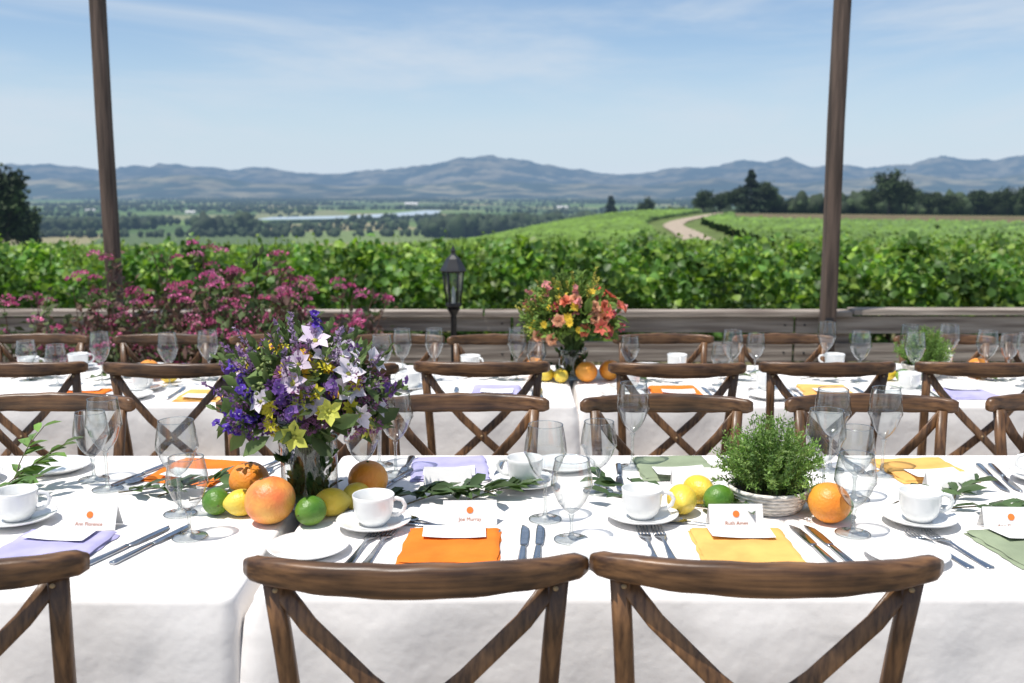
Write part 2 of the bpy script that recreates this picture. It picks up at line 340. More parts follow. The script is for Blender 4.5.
# individual trees
def tree(name,x,y,h,r,conifer=False,dark=1.,n=4200,ls=.05):
    c=C(); z=float(ground(x,y))-.3
    ctube(c,[(0,0,0),(h*.01,0,h*.3),(0,.01*h,h*.6),(0,0,h*.92)],h*.028,h*.005,(.05,.04,.03),7)
    if conifer:
        t=rng.uniform(.08,1,n)**.8; ang=np.floor(rng.uniform(0,7,n))*.9+t*31+rng.normal(0,.3,n); rr=r*(1.03-t**1.3)*rng.uniform(.3,1.15,n)*(1+.45*np.sin(t*37+ang))
        Pp=np.stack([rr*np.cos(ang),rr*np.sin(ang),h*t-rr*.25],-1); cl=np.array((.022,.04,.018))*dark*(1+.5*np.sin(t*55))[:,None]
        leaves(c,Pp,h*ls*1.1,U=np.stack([np.cos(ang),np.sin(ang),np.full(n,-.3)],-1),w=.35,col=cl,var=.3)
    else:
        k=26; cc=rnd(k)*np.array([r*.8,r*.8,h*.30])*rng.uniform(.35,1,(k,1)); cc[:,2]+=h*.60
        for q in cc: ctube(c,[(0,0,h*.3),(q[0]*.5,q[1]*.5,(h*.35+q[2])/2),q],h*.010,h*.003,(.05,.04,.03),4)
        sh=rng.uniform(.6,1.5,k); id_=rng.integers(0,k,n); Pp=cc[id_]+rng.normal(size=(n,3))*np.array([r*.16,r*.16,h*.05])
        leaves(c,Pp,h*ls,w=.45,col=np.array((.034,.055,.018))*dark*sh[id_][:,None],var=.35)
    o=put(c.mesh(name,[M_fartree]),name,(x,y,z)); return o
for px,D,top,r,con in [(885,400,168,7,0),(902,410,178,6,0),(925,430,190,7,0),(948,420,192,6,0),(975,450,188,7,0),(1003,430,187,8,0),(1030,430,181,8,0),(868,420,186,5,0),(748,430,170,5,1),(735,440,184,6,0),(762,440,180,6,0),(702,470,188,6,0),(718,480,190,6,0),(835,480,194,6,0),(790,480,196,6,0),(645,620,196,6,0),(610,900,196,8,1),(8,190,160,5.5,0),(-22,200,168,6,0),(-60,190,150,6,1),(28,230,196,4,0)]:
    x=(px-512)/995*D; g=float(ground(x,D)); zt=1.45+(190-top)*D/1006
    tree('conifer_tree' if con else 'oak_tree',x,D,zt-g+.3,r,bool(con),dark=.8 if px<50 else 1)

# dirt road over hill
rp=[(.19,100),(.184,125),(.176,150),(.165,180),(.160,205),(.166,240),(.182,280),(.204,330),(.212,360)]
rd=np.linspace(100,360,160); ra=np.interp(rd,[q[1] for q in rp],[q[0] for q in rp]); ra=np.convolve(np.pad(ra,6,mode='edge'),np.ones(13)/13,'valid')
rx=ra*rd; bb=B(); V=[];F=[]
for i in range(len(rd)):
    for j in range(5):
        o=(j-2)*1.05+.25*math.sin(rd[i]*.7+j); V.append((rx[i]+o,rd[i],float(ground(rx[i]+o,rd[i]))+.2+(.04 if j==2 else 0)))
for i in range(len(rd)-1):
    for j in range(4): F.append((i*5+j,i*5+j+1,(i+1)*5+j+1,(i+1)*5+j))
bb.add(V,F); put(bb.mesh('dirt_road',[M_road]),'dirt_road')

# hill vineyard (long ridged rows)
c=C(); d=np.array([.52,.854]); pn=np.array([d[1],-d[0]]); LPs=[]
for k in range(-190,200):
    off=k*2.8; t=np.arange(-120,520,1.6); x=pn[0]*off+d[0]*t; y=pn[1]*off+d[1]*t
    a=x/np.maximum(y,1); road=np.interp(y,rd,rx)
    ok=(y>47)&(y<372)&(a>-.72)&(a<.85)&(np.abs(x-road)>3.6+.012*y)&~((a>.222)&(y>228))&(~((y>130)&(a<-.28)))
    seg=ok[:-1]&ok[1:]
    if not seg.any(): continue
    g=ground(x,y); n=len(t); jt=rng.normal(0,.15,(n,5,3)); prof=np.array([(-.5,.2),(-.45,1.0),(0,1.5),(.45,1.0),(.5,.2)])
    V=np.stack([x[:,None]+pn[0]*prof[None,:,0],y[:,None]+pn[1]*prof[None,:,0],g[:,None]+prof[None,:,1]],-1)+jt
    I=np.arange(n*5).reshape(n,5)
    a0,a1,a2,a3=I[:-1,:-1][seg],I[:-1,1:][seg],I[1:,1:][seg],I[1:,:-1][seg]
    F=np.concatenate([np.stack([a0,a1,a2],-1).reshape(-1,3),np.stack([a0,a2,a3],-1).reshape(-1,3)])
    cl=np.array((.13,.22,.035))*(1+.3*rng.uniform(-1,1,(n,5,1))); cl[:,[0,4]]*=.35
    cl*=(.80+.4*h2(np.full((n,1,1),k),np.floor(y/60)[:,None,None]))
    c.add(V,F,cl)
    m=ok&(y<120)
    if m.any():
        for _ in range(5): LPs.append(np.stack([x[m]+rng.normal(0,.5,m.sum()),y[m]+rng.normal(0,.3,m.sum()),g[m]+rng.uniform(.6,1.65,m.sum())],-1))
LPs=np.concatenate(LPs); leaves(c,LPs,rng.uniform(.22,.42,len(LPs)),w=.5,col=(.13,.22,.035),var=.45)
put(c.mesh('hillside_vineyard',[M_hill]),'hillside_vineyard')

# near vine rows
def vinerow(y,half,n,ls,top=1.62):
    c=C(); x=rng.uniform(-half,half,n); lump=.16*np.sin(x*2.6+y)+.12*np.sin(x*6.1+y*3)+.08*np.sin(x*13)
    zz=rng.beta(1.6,1.1,n)*(top+lump); th=.34*np.sin(np.pi*np.clip(zz/top,0.05,1))**.5+.1
    yy=y+rng.uniform(-1,1,n)*th; g=ground(x,yy); P=np.stack([x,yy,g+zz],-1)
    U=rnd(n); U[:,2]-=.4; Nn=rnd(n)*.7+np.array([0,-.4,.7])
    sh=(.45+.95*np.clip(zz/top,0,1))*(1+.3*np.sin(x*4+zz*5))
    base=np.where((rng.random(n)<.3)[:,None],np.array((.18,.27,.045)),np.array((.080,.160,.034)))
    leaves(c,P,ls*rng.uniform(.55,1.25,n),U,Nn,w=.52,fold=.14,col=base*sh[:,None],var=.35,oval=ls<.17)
    m=int(half*9); x=rng.uniform(-half,half,m)
    for q in x:
        g=float(ground(q,y)); hh=top+random.uniform(-.05,.34); a=[q,y+random.uniform(-.2,.2),g+top-.35]; b=[q+random.uniform(-.2,.2),y+random.uniform(-.25,.25),g+hh]
        ctube(c,[a,b],.006,.003,(.14,.17,.04),3)
        tt=np.linspace(.2,1,6)[:,None]; leaves(c,np.array(a)*(1-tt)+np.array(b)*tt,ls*np.linspace(.9,.45,6),w=.5,fold=.12,col=(.20,.30,.055),var=.3,oval=ls<.17)
    for q in np.arange(-half,half,1.6):
        g=float(ground(q,y)); ctube(c,[(q,y,g-.1),(q+.04,y+.02,g+.4),(q-.02,y,g+.9)],.035,.022,(.05,.035,.025),6)
    return c
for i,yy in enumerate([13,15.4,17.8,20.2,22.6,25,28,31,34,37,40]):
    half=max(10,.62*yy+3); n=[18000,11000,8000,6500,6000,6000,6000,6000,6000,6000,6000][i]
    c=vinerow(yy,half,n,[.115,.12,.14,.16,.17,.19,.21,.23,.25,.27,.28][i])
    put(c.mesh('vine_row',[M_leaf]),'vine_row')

# ---------------------------------------------------------------- fence, posts, lantern
def grz(x,y): return float(ground(x,y))
b=B(); fy=7.0
for x in np.arange(-8,8.1,2.0): 
    if abs(x)<7.9: b.box((x+.35,fy+.08,.14),(.11,.11,.86),0)
for z,h in [(.505,.115),(.305,.14),(.115,.14),(-.07,.14)]:
    xx=-8
    while xx<8:
        Mx=Matrix.Translation((xx+1.0,fy+random.uniform(-.006,.006),z+random.uniform(-.012,.012)))@Matrix.Rotation(random.uniform(-.006,.006),4,'Y')
        b.box((0,0,0),(1.98,.035,h+random.uniform(-.014,.006)),0,Mx)
        for e in(-.93,.93): b.tube([(e,-.012,0),(e,-.021,0)],.008,6,1,Mx)
        xx+=2
for xx in np.arange(-8,8,2.6): b.box((xx+1.3,fy+.03,.592+random.uniform(-.010,.006)),(2.585,.17,.035),0)
put(b.mesh('wooden_fence',[M_grey,M_black]),'wooden_fence')
def tallpost(x,y,w,tilt=0):
    b=B(); b.sweep([(0,0,-.1),(.004,0,1),(-.004,.004,2.2),(.003,0,3.4),(0,0,4.6)],[sup(w/2,w/2,12,.3)]*5,(0,1,0),0)
    b.box((0,0,4.62),(w*1.25,w*1.25,.04),0)
    b.tube([(w/2-.01,0,3.05),(w/2+.06,0,3.06),(w/2+.08,0,3.0)],.008,6,1); b.tube([(0,-w/2,.75),(0,-w/2-.03,.75)],.014,8,1)
    b.box((0,-w/2-.004,.82),(w*.5,.006,.12),1)
    o=put(b.mesh('wooden_post',[M_post,M_black]),'wooden_post',(x,y,grz(x,y)-.02),0); o.rotation_euler=(0,tilt,0)
tallpost(-2.74,6.83,.092,R(.1)); tallpost(2.18,6.83,.100)
b=B()
b.lathe([(.05,0),(.05,.03),(.022,.05),(.019,.5),(.019,.84),(.03,.86),(.045,.88)],12,0)
b.lathe([(.035,.88),(.052,.90),(.052,.915)],6,0,smooth=False)
b.lathe([(.044,.915),(.066,1.12)],6,1,smooth=False)
for k in range(6):
    a=math.pi*2*k/6; b.tube([(.045*math.cos(a),.045*math.sin(a),.915),(.068*math.cos(a),.068*math.sin(a),1.12)],.005,5,0)
b.lathe([(.072,1.115),(.085,1.125),(.075,1.145),(.045,1.20),(.018,1.225),(.012,1.24),(.016,1.25),(.010,1.265),(.002,1.29)],6,0,smooth=False)
b.lathe([(.012,.915),(.012,1.0),(.001,1.03)],8,2)
b.lathe([(0.001,.916),(.05,.917)],6,0,smooth=False)
x=-.375; put(b.mesh('garden_lantern',[M_black,M_lg,M_paper]),'garden_lantern',(x,6.35,grz(x,6.35)+.06),0,1.0)

# pink flowering shrub
c=C()
for k in range(70):
    bx=random.uniform(-3.05,-1.08); by=random.uniform(5.6,6.6); g=grz(bx,by); hmax=1.30-.26*abs((bx+2.05)/1.0)**2+random.uniform(-.42,.05)
    if bx<-2.6: hmax-=.12
    for s in range(5):
        ex=bx+random.gauss(0,.18); ey=by+random.gauss(0,.16); ez=g+hmax*random.uniform(.5,1.06)
        p0=np.array((bx,by,g)); p2=np.array((ex,ey,ez)); p1=(p0+p2)/2+np.array((random.gauss(0,.04),random.gauss(0,.04),.1))
        ctube(c,[p0,p1,p2],.006,.003,(.13,.07,.05),4)
        n=46; t=rng.uniform(.2,1,(n,1)); Pp=(1-t)**2*p0+2*t*(1-t)*p1+t*t*p2+rng.normal(size=(n,3))*.035
        leaves(c,Pp,rng.uniform(.035,.08,n),U=rnd(n)+np.array([0,0,.3]),w=.25,col=random.choice([(.09,.13,.04),(.11,.14,.055),(.14,.085,.055),(.07,.11,.04),(.16,.09,.07)]),var=.35)
        if random.random()<.52:
            for _ in range(random.choice([1,2,3,3])):
                q=p2+np.array((random.gauss(0,.045),random.gauss(0,.03),random.uniform(-.04,.04))); m=30; cc=random.choice([(.58,.12,.26),(.50,.10,.23),(.66,.24,.38),(.40,.08,.18),(.62,.17,.34)])
                u=rnd(m); u[:,2]=abs(u[:,2]); rr=random.uniform(.022,.045)
                leaves(c,q+u*rr*np.array([1,1,.6]),.017,U=u,w=.5,col=cc,var=.4)
put(c.mesh('pink_flowering_shrub',[M_petal]),'pink_flowering_shrub')
c=C(); n=5000; x=rng.uniform(-6,6,n); y=6.7+rng.normal(0,.12,n); hh=.32+.16*np.sin(x*3)+.1*np.sin(x*7.3)
P=np.stack([x,y,ground(x,y)+rng.uniform(0,1,n)*hh],-1); leaves(c,P,rng.uniform(.04,.09,n),w=.3,col=(.07,.10,.035),var=.5); put(c.mesh('ground_cover_plants',[M_leaf]),'ground_cover_plants')

# ---------------------------------------------------------------- tables
def table(x0,x1,y0,y1,zt,gz,seed):
    b=B(); rc=.022; per=[]
    def seg(p,q,nrm,L):
        n=int(L/.018)
        for i in range(n): t=i/n; per.append(((p[0]*(1-t)+q[0]*t,p[1]*(1-t)+q[1]*t),nrm))
    def arc(cx,cy,a0):
        for i in range(6): a=a0+math.pi/2*i/6; per.append(((cx+rc*math.cos(a),cy+rc*math.sin(a)),(math.cos(a),math.sin(a))))
    seg((x0+rc,y0),(x1-rc,y0),(0,-1),x1-x0); arc(x1-rc,y0+rc,-math.pi/2)
    seg((x1,y0+rc),(x1,y1-rc),(1,0),y1-y0); arc(x1-rc,y1-rc,0)
    seg((x1-rc,y1),(x0+rc,y1),(0,1),x1-x0); arc(x0+rc,y1-rc,math.pi/2)
    seg((x0,y1-rc),(x0,y0+rc),(-1,0),y1-y0); arc(x0+rc,y0+rc,math.pi)
    n=len(per); V=[];F=[]; H=zt-gz-.015
    rings=[(-.012,0),(-.004,-.0012),(0,-.005),(.001,-.012)]+[(None,-.012-(H-.012)*(i/26)) for i in range(1,27)]
    for off,dz in rings:
        for i,((px,py),(nx,ny)) in enumerate(per):
            if off is None:
                t=-dz/H; s=px*1.0+py*1.3
                cor=min(abs(px-x0)+abs(py-y0),abs(px-x1)+abs(py-y0),abs(px-x0)+abs(py-y1),abs(px-x1)+abs(py-y1)); cw=math.exp(-(cor/.12)**2)
                f=noise.noise(Vector((s*4.6,t*.8,seed)))*.055+noise.noise(Vector((s*11,t*1.5,seed+4)))*.022+noise.noise(Vector((s*2,t*.5,seed+9)))*.03
                o=.003+(t**.6)*(.026+f+.03*cw)+.005*noise.noise(Vector((s*6,t*7,seed+1)))*min(1,t*6)
                o=max(o,.001+.004*t); w=noise.noise(Vector((s*3,t*2,seed+2)))*.006*t
                V.append((px+nx*o-ny*w,py+ny*o+nx*w,zt+dz))
            else: V.append((px+nx*off,py+ny*off,zt+dz))
    m=len(rings)
    for r in range(m-1):
        for i in range(n): i2=(i+1)%n; F.append((r*n+i,(r+1)*n+i,(r+1)*n+i2,r*n+i2))
    F.append(tuple(range(n)))
    b.add(V,F[:-1],0,True); b.add(V[:n],[F[-1]],0,False)
    b.box(((x0+x1)/2,(y0+y1)/2,zt-.02),(x1-x0-.04,y1-y0-.04,.03),1)
    for sx in(x0+.15,x1-.15):
        for sy in(y0+.12,y1-.12): b.box((sx,sy,(zt+gz)/2-.02),(.04,.04,zt-gz-.05),1)
    put(b.mesh('banquet_table_with_cloth',[M_cloth,M_wood]),'banquet_table_with_cloth')
T1=.76; T2=.67
table(-.447,2.0,1.62,2.55,T1,0,1.); table(-2.92,-.478,1.612,2.545,T1,0,2.)
table(-2.5,.235,3.55,4.42,T2,-.09,3.); table(.255,2.8,3.55,4.42,T2,-.09,4.)

# chairs
def chair():
    b=B(); n=28; path=[];secs=[]
    for i in range(n+1):
        s=-1+2*i/n; path.append((.245*math.sin(s*1.0)/math.sin(1.0),-.272+.060*s*s,.874+.006*s*s-.004*s**4+.0007*math.sin(s*17)))
        e=1 if abs(s)<.97 else .7
        secs.append(sup((.0150-.003*s*s)*e,(.0265-.008*abs(s)**1.5)*e*(1+.02*math.sin(s*23)),14,.55))
    b.sweep(path,secs,(0,0,1),0)
    for sx in(-1,1):
        pp=[(.20,-.235,0),(.193,-.205,.18),(.187,-.175,.36),(.186,-.168,.47),(.190,-.182,.60),(.198,-.205,.74),(.206,-.226,.862)]
        b.sweep([(sx*x,y,z) for x,y,z in pp],[sup(.0165,.0135,12,.7)]*4+[sup(.015,.012,12,.7)]*3,(0,1,0),2)
        st=[(-.203*sx,-.221-.002*sx,.856),(-.155*sx,-.232-.003*sx,.79),(-.07*sx,-.240-.005*sx,.70),(0,-.236-.0055*sx,.635),(.07*sx,-.222-.005*sx,.57),(.14*sx,-.195-.003*sx,.505),(.178*sx,-.172,.455)]
        b.sweep(st,[sup(.0045,.0140,12,.5)]*7,(0.001,0.2,1),2)
        fl=[(sx*.175,.175,.445),(sx*.18,.185,.25),(sx*.185,.195,0)]
        b.tube(fl,[.019,.017,.013],12,2)
        b.tube([(sx*.187,-.185,.20),(sx*.181,.185,.20)],.010,8,0)
        b.tube([(sx*.183,-.175,.36),(sx*.160,-.06,.432),(sx*.08,0.02,.438)],.008,8,0)
        b.tube([(sx*.201,-.232,.846),(sx*.201,-.2375,.846)],.004,8,1)
    b.tube([(0,-.243,.635),(0,-.2475,.635)],.0045,8,1)
    b.tube([(-.181,.185,.27),(.181,.185,.27)],.010,8,0); b.tube([(-.19,-.19,.27),(.19,-.19,.27)],.010,8,0)
    ring=[]
    for k in range(48):
        t=2*math.pi*k/48; cx,sy=math.cos(t),math.sin(t)
        x=math.copysign(abs(cx)**.6,cx); y=math.copysign(abs(sy)**.6,sy)
        ring.append((x*(.195+.02*y),.005+y*.20,.452))
    b.sweep(ring,[sup(.017,.016,10,.6)]*48,(0,0,1),0,closed=True)
    b.add([(p[0]*.97,p[1]*.97,.463) for p in ring],[tuple(range(48))],1,False)
    b.add([(p[0]*.97,p[1]*.97,.446) for p in ring],[tuple(range(48))[::-1]],1,False)
    return b.mesh('cross_back_chair',[M_wood,M_rattan,M_woodv])
CH=chair()
def pc(x,y,z,face,sc=1,j=.045):
    put(CH,'cross_back_chair',(x,y,z),(0 if face>0 else math.pi)+random.uniform(-j,j),sc)
put(CH,'cross_back_chair',(-.152,1.70,-.002),R(1.0),(1.07,1.05,1.0)); put(CH,'cross_back_chair',(.400,1.70,0),R(-2.0),(1.09,1.05,1.0))
put(CH,'cross_back_chair',(-.945,1.69,0),R(5),(1.07,1.05,1)); put(CH,'cross_back_chair',(1.20,1.70,0),R(-3),1.0)
for x in(-1.247,-.56,-.124,.411,.96,1.51): pc(x,2.41+random.uniform(-.015,.015),0,-1,(.93,.95,1.0))
for x in(-1.70,-1.165,-.62,-.102,.572,1.09,1.635,2.2): pc(x,3.58+random.uniform(-.02,.02),-.03,1,(.95,.95,1.0))
for x in(-2.2,-1.618,-1.07,-.54,-.055,.712,1.26,2.0,2.5): pc(x,4.36+random.uniform(-.02,.02),-.115,-1,(.95,.95,1.0))

# ---------------------------------------------------------------- tableware meshes
def wineglass(h,rb,bowl):
    b=B(); b.lathe([(.0345,.0006),(.035,.0016),(.030,.0028),(.012,.0042),(.0055,.009),(.0036,.02),(.0033,.04),(.0036,bowl-.012),(.0065,bowl-.002)],28,1)
    prof=[(.004,bowl)]; H=h-bowl
    for i in range(1,15):
        t=i/14; r=rb*math.sin(min(1,(t*1.25)**.62)*math.pi/2)
        if t>.45: r=rb*(1-.20*((t-.45)/.55)**1.6)
        prof.append((r,bowl+H*t))
    b.lathe(prof,32,0); rr=prof[-1][0]
    b.tube([(rr*math.cos(2*math.pi*k/32),rr*math.sin(2*math.pi*k/32),h) for k in range(33)],.0010,5,1)
    b.tube([(.0345*math.cos(2*math.pi*k/32),.0345*math.sin(2*math.pi*k/32),.0012) for k in range(33)],.0009,5,1)
    return b.mesh('wine_glass',[M_tg,M_sg])
WG=wineglass(.215,.041,.090); WB=wineglass(.205,.045,.085); GO=wineglass(.165,.042,.055)
def glass(me,x,y,z=T1,n='wine_glass'): put(me,n,(x,y,z+.0015),random.uniform(0,6))
def cupsaucer():
    b=B()
    b.lathe([(.0005,.003),(.022,.003),(.026,.001),(.030,.003),(.034,.006),(.055,.010),(.072,.0155),(.0765,.0185),(.0775,.0205),(.075,.0205),(.055,.014),(.034,.0095),(.0005,.0085)],40,0)
    Mx=Matrix.Translation((0,0,.009))
    b.lathe([(.0005,.004),(.020,.004),(.023,0),(.026,.001),(.027,.004),(.036,.014),(.0405,.030),(.0425,.055),(.0435,.062),(.0425,.0635),(.041,.062),(.039,.040),(.034,.017),(.024,.009),(.0005,.008)],36,0,Mx)
    hp=[(.039,0,.052),(.048,0,.056),(.060,0,.053),(.066,0,.042),(.062,0,.030),(.050,0,.021),(.037,0,.019)]
    b.sweep([(x,y,z+.009) for x,y,z in hp],[sup(.0045,.003,8,.8)]*7,(0,1,0),0)
    return b.mesh('coffee_cup_and_saucer',[M_porc])
CS=cupsaucer()
def platem():
    b=B(); b.lathe([(.0005,.004),(.045,.004),(.048,.001),(.052,.002),(.056,.006),(.074,.0125),(.0785,.0155),(.078,.017),(.073,.0155),(.055,.009),(.050,.0075),(.0005,.0075)],44,0); return b.mesh('side_plate',[M_porc])
PL=platem()
def ribbon(b,pts,th,m=0): b.sweep([(x,y,z) for x,y,z,_ in pts],[sup(w,th,8,.6) for _,_,_,w in pts],(0,0,1),m)
def forkm():
    b=B(); ribbon(b,[(0,-.1,.002,.006),(0,-.094,.002,.0095),(0,-.05,.003,.0065),(0,0,.007,.0034),(0,.02,.009,.0036),(0,.032,.008,.009),(0,.045,.005,.0125),(0,.056,.0035,.0128)],.0012)
    for x in(-.0105,-.0035,.0035,.0105): ribbon(b,[(x,.054,.0035,.0023),(x,.075,.003,.0021),(x*.96,.09,.005,.0017),(x*.95,.1,.0075,.0008)],.0010)
    return b.mesh('fork',[M_silver])
def knifem():
    b=B(); ribbon(b,[(0,-.115,.004,.006),(0,-.11,.004,.0085),(0,-.06,.004,.0075),(0,-.012,.004,.006),(0,-.004,.004,.0052)],.0032)
    ribbon(b,[(0,-.006,.004,.005),(.001,.01,.004,.0085),(.001,.06,.004,.0098),(0,.095,.004,.009),(-.003,.11,.004,.005),(-.006,.117,.004,.0015)],.0009)
    return b.mesh('table_knife',[M_silver])
def spoonm():
    b=B(); ribbon(b,[(0,-.085,.002,.006),(0,-.08,.002,.008),(0,-.03,.003,.004),(0,.025,.007,.0028),(0,.04,.006,.004)],.0012)
    V=[];F=[]
    for i in range(7):
        r=i/6
        for k in range(16): a=2*math.pi*k/16; V.append((.0165*r*math.sin(a),.062+.026*r*math.cos(a),.0015+.006*r*r))
    for i in range(6):
        for k in range(16): k2=(k+1)%16; F.append((i*16+k,i*16+k2,(i+1)*16+k2,(i+1)*16+k))
    b.add(V,F); return b.mesh('teaspoon',[M_silver])
FK,KN,SP=forkm(),knifem(),spoonm()
def napkin(kind):
    b=B()
    for L,(w,h,z0,th,ox,oy,rt) in enumerate([(.095,.098,.0008,.0055,0,0,0),(.092,.093,.0062,.0055,.0015,.003,.02)]):
        n=22;V=[];F=[];sd=random.uniform(0,50)
        for i in range(n+1):
            for j in range(n+1):
                u=-1+2*i/n;v=-1+2*j/n; u=math.copysign(abs(u)**.75,u);v=math.copysign(abs(v)**.75,v); e=max(abs(u),abs(v))
                z=z0+th*max(0,1-e**14)**.5+noise.noise(Vector((u*2.2,v*2.2,sd)))*.0025*(1-e**6)
                wob=noise.noise(Vector((u*3,v*3,sd+7)))*.005
                x=u*w+wob;y=v*h-wob; V.append((x*math.cos(rt)-y*math.sin(rt)+ox,x*math.sin(rt)+y*math.cos(rt)+oy,z))
        for i in range(n):
            for j in range(n): F.append((i*(n+1)+j,(i+1)*(n+1)+j,(i+1)*(n+1)+j+1,i*(n+1)+j+1))
        b.add(V,F)
    return b.mesh('folded_napkin',[NAP[kind]])
def menupaper(w,h):
    b=B();V=[];F=[];n=8
    for i in range(n+1):
        for j in range(n+1): u=-1+2*i/n;v=-1+2*j/n; V.append((u*w/2,v*h/2,.001+.003*(u*v*.5+.5)**2+.002*u*u))
    for i in range(n):
        for j in range(n): F.append((i*(n+1)+j,(i+1)*(n+1)+j,(i+1)*(n+1)+j+1,i*(n+1)+j+1))
    b.add(V,F)
    return b.mesh('menu_card',[M_paper])
MP=menupaper(.125,.075)
def nap(kind,x,y,z=T1,rz=0,paper=True,sc=1):
    o=put(napkin(kind),'folded_napkin',(x,y,z+.001),rz,sc)
    if paper: put(MP,'menu_card',(x+.003,y+.055*(1 if paper is True else paper),z+.0145),rz+random.uniform(-.1,.1))
names=['Ann Florence','Joe Murray','Mark Holland','Ruth Ames','Peter Lowe','Carol Dean']
def card(x,y,rz=0,z=T1,i=0):
    b=B(); w,h,d=.056,.047,.020
    V=[(-w,-d,0),(w,-d,0),(w,0,h),(-w,0,h),(w,d,0),(-w,d,0)]
    b.add(V,[(0,1,2,3),(3,2,4,5)],0,False)
    nrm=Vector((0,-h,d)).normalized(); mid=Vector((0,-d*.42,h*.60))+nrm*.0006
    up=Vector((0,d,h)).normalized()
    b.add([mid+Vector((math.cos(k*math.pi/10),0,0))*.007+up*(math.sin(k*math.pi/10)*.007) for k in range(20)],[tuple(range(20))],1,False)
    o=put(b.mesh('place_card',[M_paper,M_dot]),'place_card',(x,y,z+.001),rz)
    tcu=bpy.data.curves.new('name_text','FONT'); tcu.body=names[i%6]; tcu.size=.0105; tcu.align_x='CENTER'; tcu.materials.append(M_ink)
    t=bpy.data.objects.new('name_text',tcu); scene.collection.objects.link(t); t.parent=o
    q=Vector((0,-d*.84,h*.16))+nrm*.0006; t.location=q; t.rotation_euler=(math.atan2(h,d),0,0)
def fruitm(name,mat,r,el=1,nip=0,squash=1):
    b=B(); prof=[];n=18
    for i in range(n+1):
        t=math.pi*i/n; rr=r*math.sin(t); z=-r*el*squash*math.cos(t)
        if nip: z+= (nip*r*(abs(math.cos(t))**14))*(1 if t>math.pi/2 else -1)
        elif i>=n-1: z-=r*.03
        prof.append((max(rr,.0004),z))
    b.lathe(prof,28,0)
    zt=prof[-1][1]; b.lathe([(.0004,zt+.003),(r*.07,zt+.002),(r*.06,zt-.003)],7,1)
    return b.mesh(name,[mat,M_stemend])
FR={'orange':fruitm('orange',M_or,.045,.95),'grapefruit':fruitm('grapefruit',M_gf,.053,.93),'lemon':fruitm('lemon',M_le,.029,1.22,.18),'lime':fruitm('lime',M_li,.028,1.12,.10)}
FRr={'orange':.045,'grapefruit':.051,'lemon':.029,'lime':.028}
def fruit(k,x,y,z=T1,s=1,rz=None,lie=None):
    r=FRr[k]*s
    if k in('lemon','lime'): put(FR[k],k,(x,y,z+r+.0005),rz if rz is not None else random.uniform(0,6),s,rx=R(90 if lie is None else lie))
    else: put(FR[k],k,(x,y,z+r-.001),random.uniform(0,6),s,rx=random.uniform(-.5,.3),ry=random.uniform(-.3,.3))
def sprig(x,y,rz,L=.16,n=12,ls=.060,z=T1,lift=.02,col=(.070,.115,.045),w=.22,name='bay_leaf_sprig'):
    c=C(); path=[]
    for i in range(6):
        t=i/5; path.append((t*L,.02*math.sin(t*3),.006+lift*t))
    ctube(c,path,.002,.001,(.09,.07,.03),5)
    t=rng.uniform(.1,1,n); P=np.stack([t*L,.02*np.sin(t*3),.008+lift*t],-1); sg=np.where(np.arange(n)%2==0,1,-1)
    U=np.stack([np.full(n,.8),sg*rng.uniform(.3,1.1,n),rng.uniform(.0,.35,n)],-1)
    leaves(c,P,ls*rng.uniform(.7,1.2,n),U,np.array([[0,0,1.]])+rng.normal(0,.3,(n,3)),w=w,fold=.08,col=col,var=.4,oval=True)
    put(c.mesh(name,[M_bay]),name,(x,y,z),rz)

# ---------------------------------------------------------------- table 1 layout
put(CS,'coffee_cup_and_saucer',(-1.035,2.005,T1),R(10)); card(-.868,1.98,R(-3),i=0)
nap('lav',-.895,1.84,rz=R(-6)); put(KN,'table_knife',(-.748,1.865,T1),R(-22)); put(KN,'table_knife',(-.705,1.875,T1),R(-20))
glass(GO,-.646,1.915,n='water_goblet'); glass(WB,-.713,2.06); glass(WG,-.94,2.237); glass(GO,-1.005,2.317,n='water_goblet')
put(PL,'side_plate',(-1.132,2.40,T1),0,1.05); nap('orange',-.775,2.375,rz=R(-14),paper=-1)
put(KN,'table_knife',(-.905,2.36,T1),R(160)); put(SP,'teaspoon',(-.875,2.35,T1),R(158)); put(FK,'fork',(-.62,2.42,T1),R(165)); put(FK,'fork',(-.59,2.42,T1),R(165))
sprig(-.90,2.20,R(-10),.20,14); sprig(-.80,2.17,R(25),.16,12); sprig(-.72,2.14,R(-5),.14,10)
sprig(-1.18,2.20,R(20),.15,16,.06,lift=.10,col=(.13,.23,.05)); sprig(-1.15,2.22,R(80),.13,16,.05,lift=.12,col=(.16,.28,.06)); sprig(-1.2,2.16,R(0),.15,16,.055,lift=.05,col=(.11,.20,.05))
put(CS,'coffee_cup_and_saucer',(-1.30,2.30,T1),R(200)); nap('gold',-1.35,1.85); nap('sage',-1.45,2.37)
glass(WG,-1.22,1.98); 
for k,x,y,s in [('grapefruit',-.505,2.004,1),('orange',-.590,2.165,1),('lime',-.418,1.992,1.1),('lime',-.635,2.060,1.05),('lemon',-.578,2.052,1),('lemon',-.385,2.050,1.05),('lemon',-.340,2.098,1.0),('orange',-.325,2.175,1)]: fruit(k,x,y,s=s)
fruit('lemon',-.53,2.09,s=1); 
put(CS,'coffee_cup_and_saucer',(-.285,1.975,T1),R(-5)); put(PL,'side_plate',(-.392,1.835,T1))
put(FK,'fork',(-.290,1.86,T1),R(-9)); put(FK,'fork',(-.258,1.866,T1),R(-8))
nap('orange',-.118,1.852,rz=R(-2)); card(-.088,2.01,R(2),i=1); put(SP,'teaspoon',(-.165,1.985,T1),R(60)); put(KN,'table_knife',(-.135,1.972,T1),R(75))
put(KN,'table_knife',(.022,1.862,T1),R(-3)); put(KN,'table_knife',(.052,1.865,T1),R(-4))
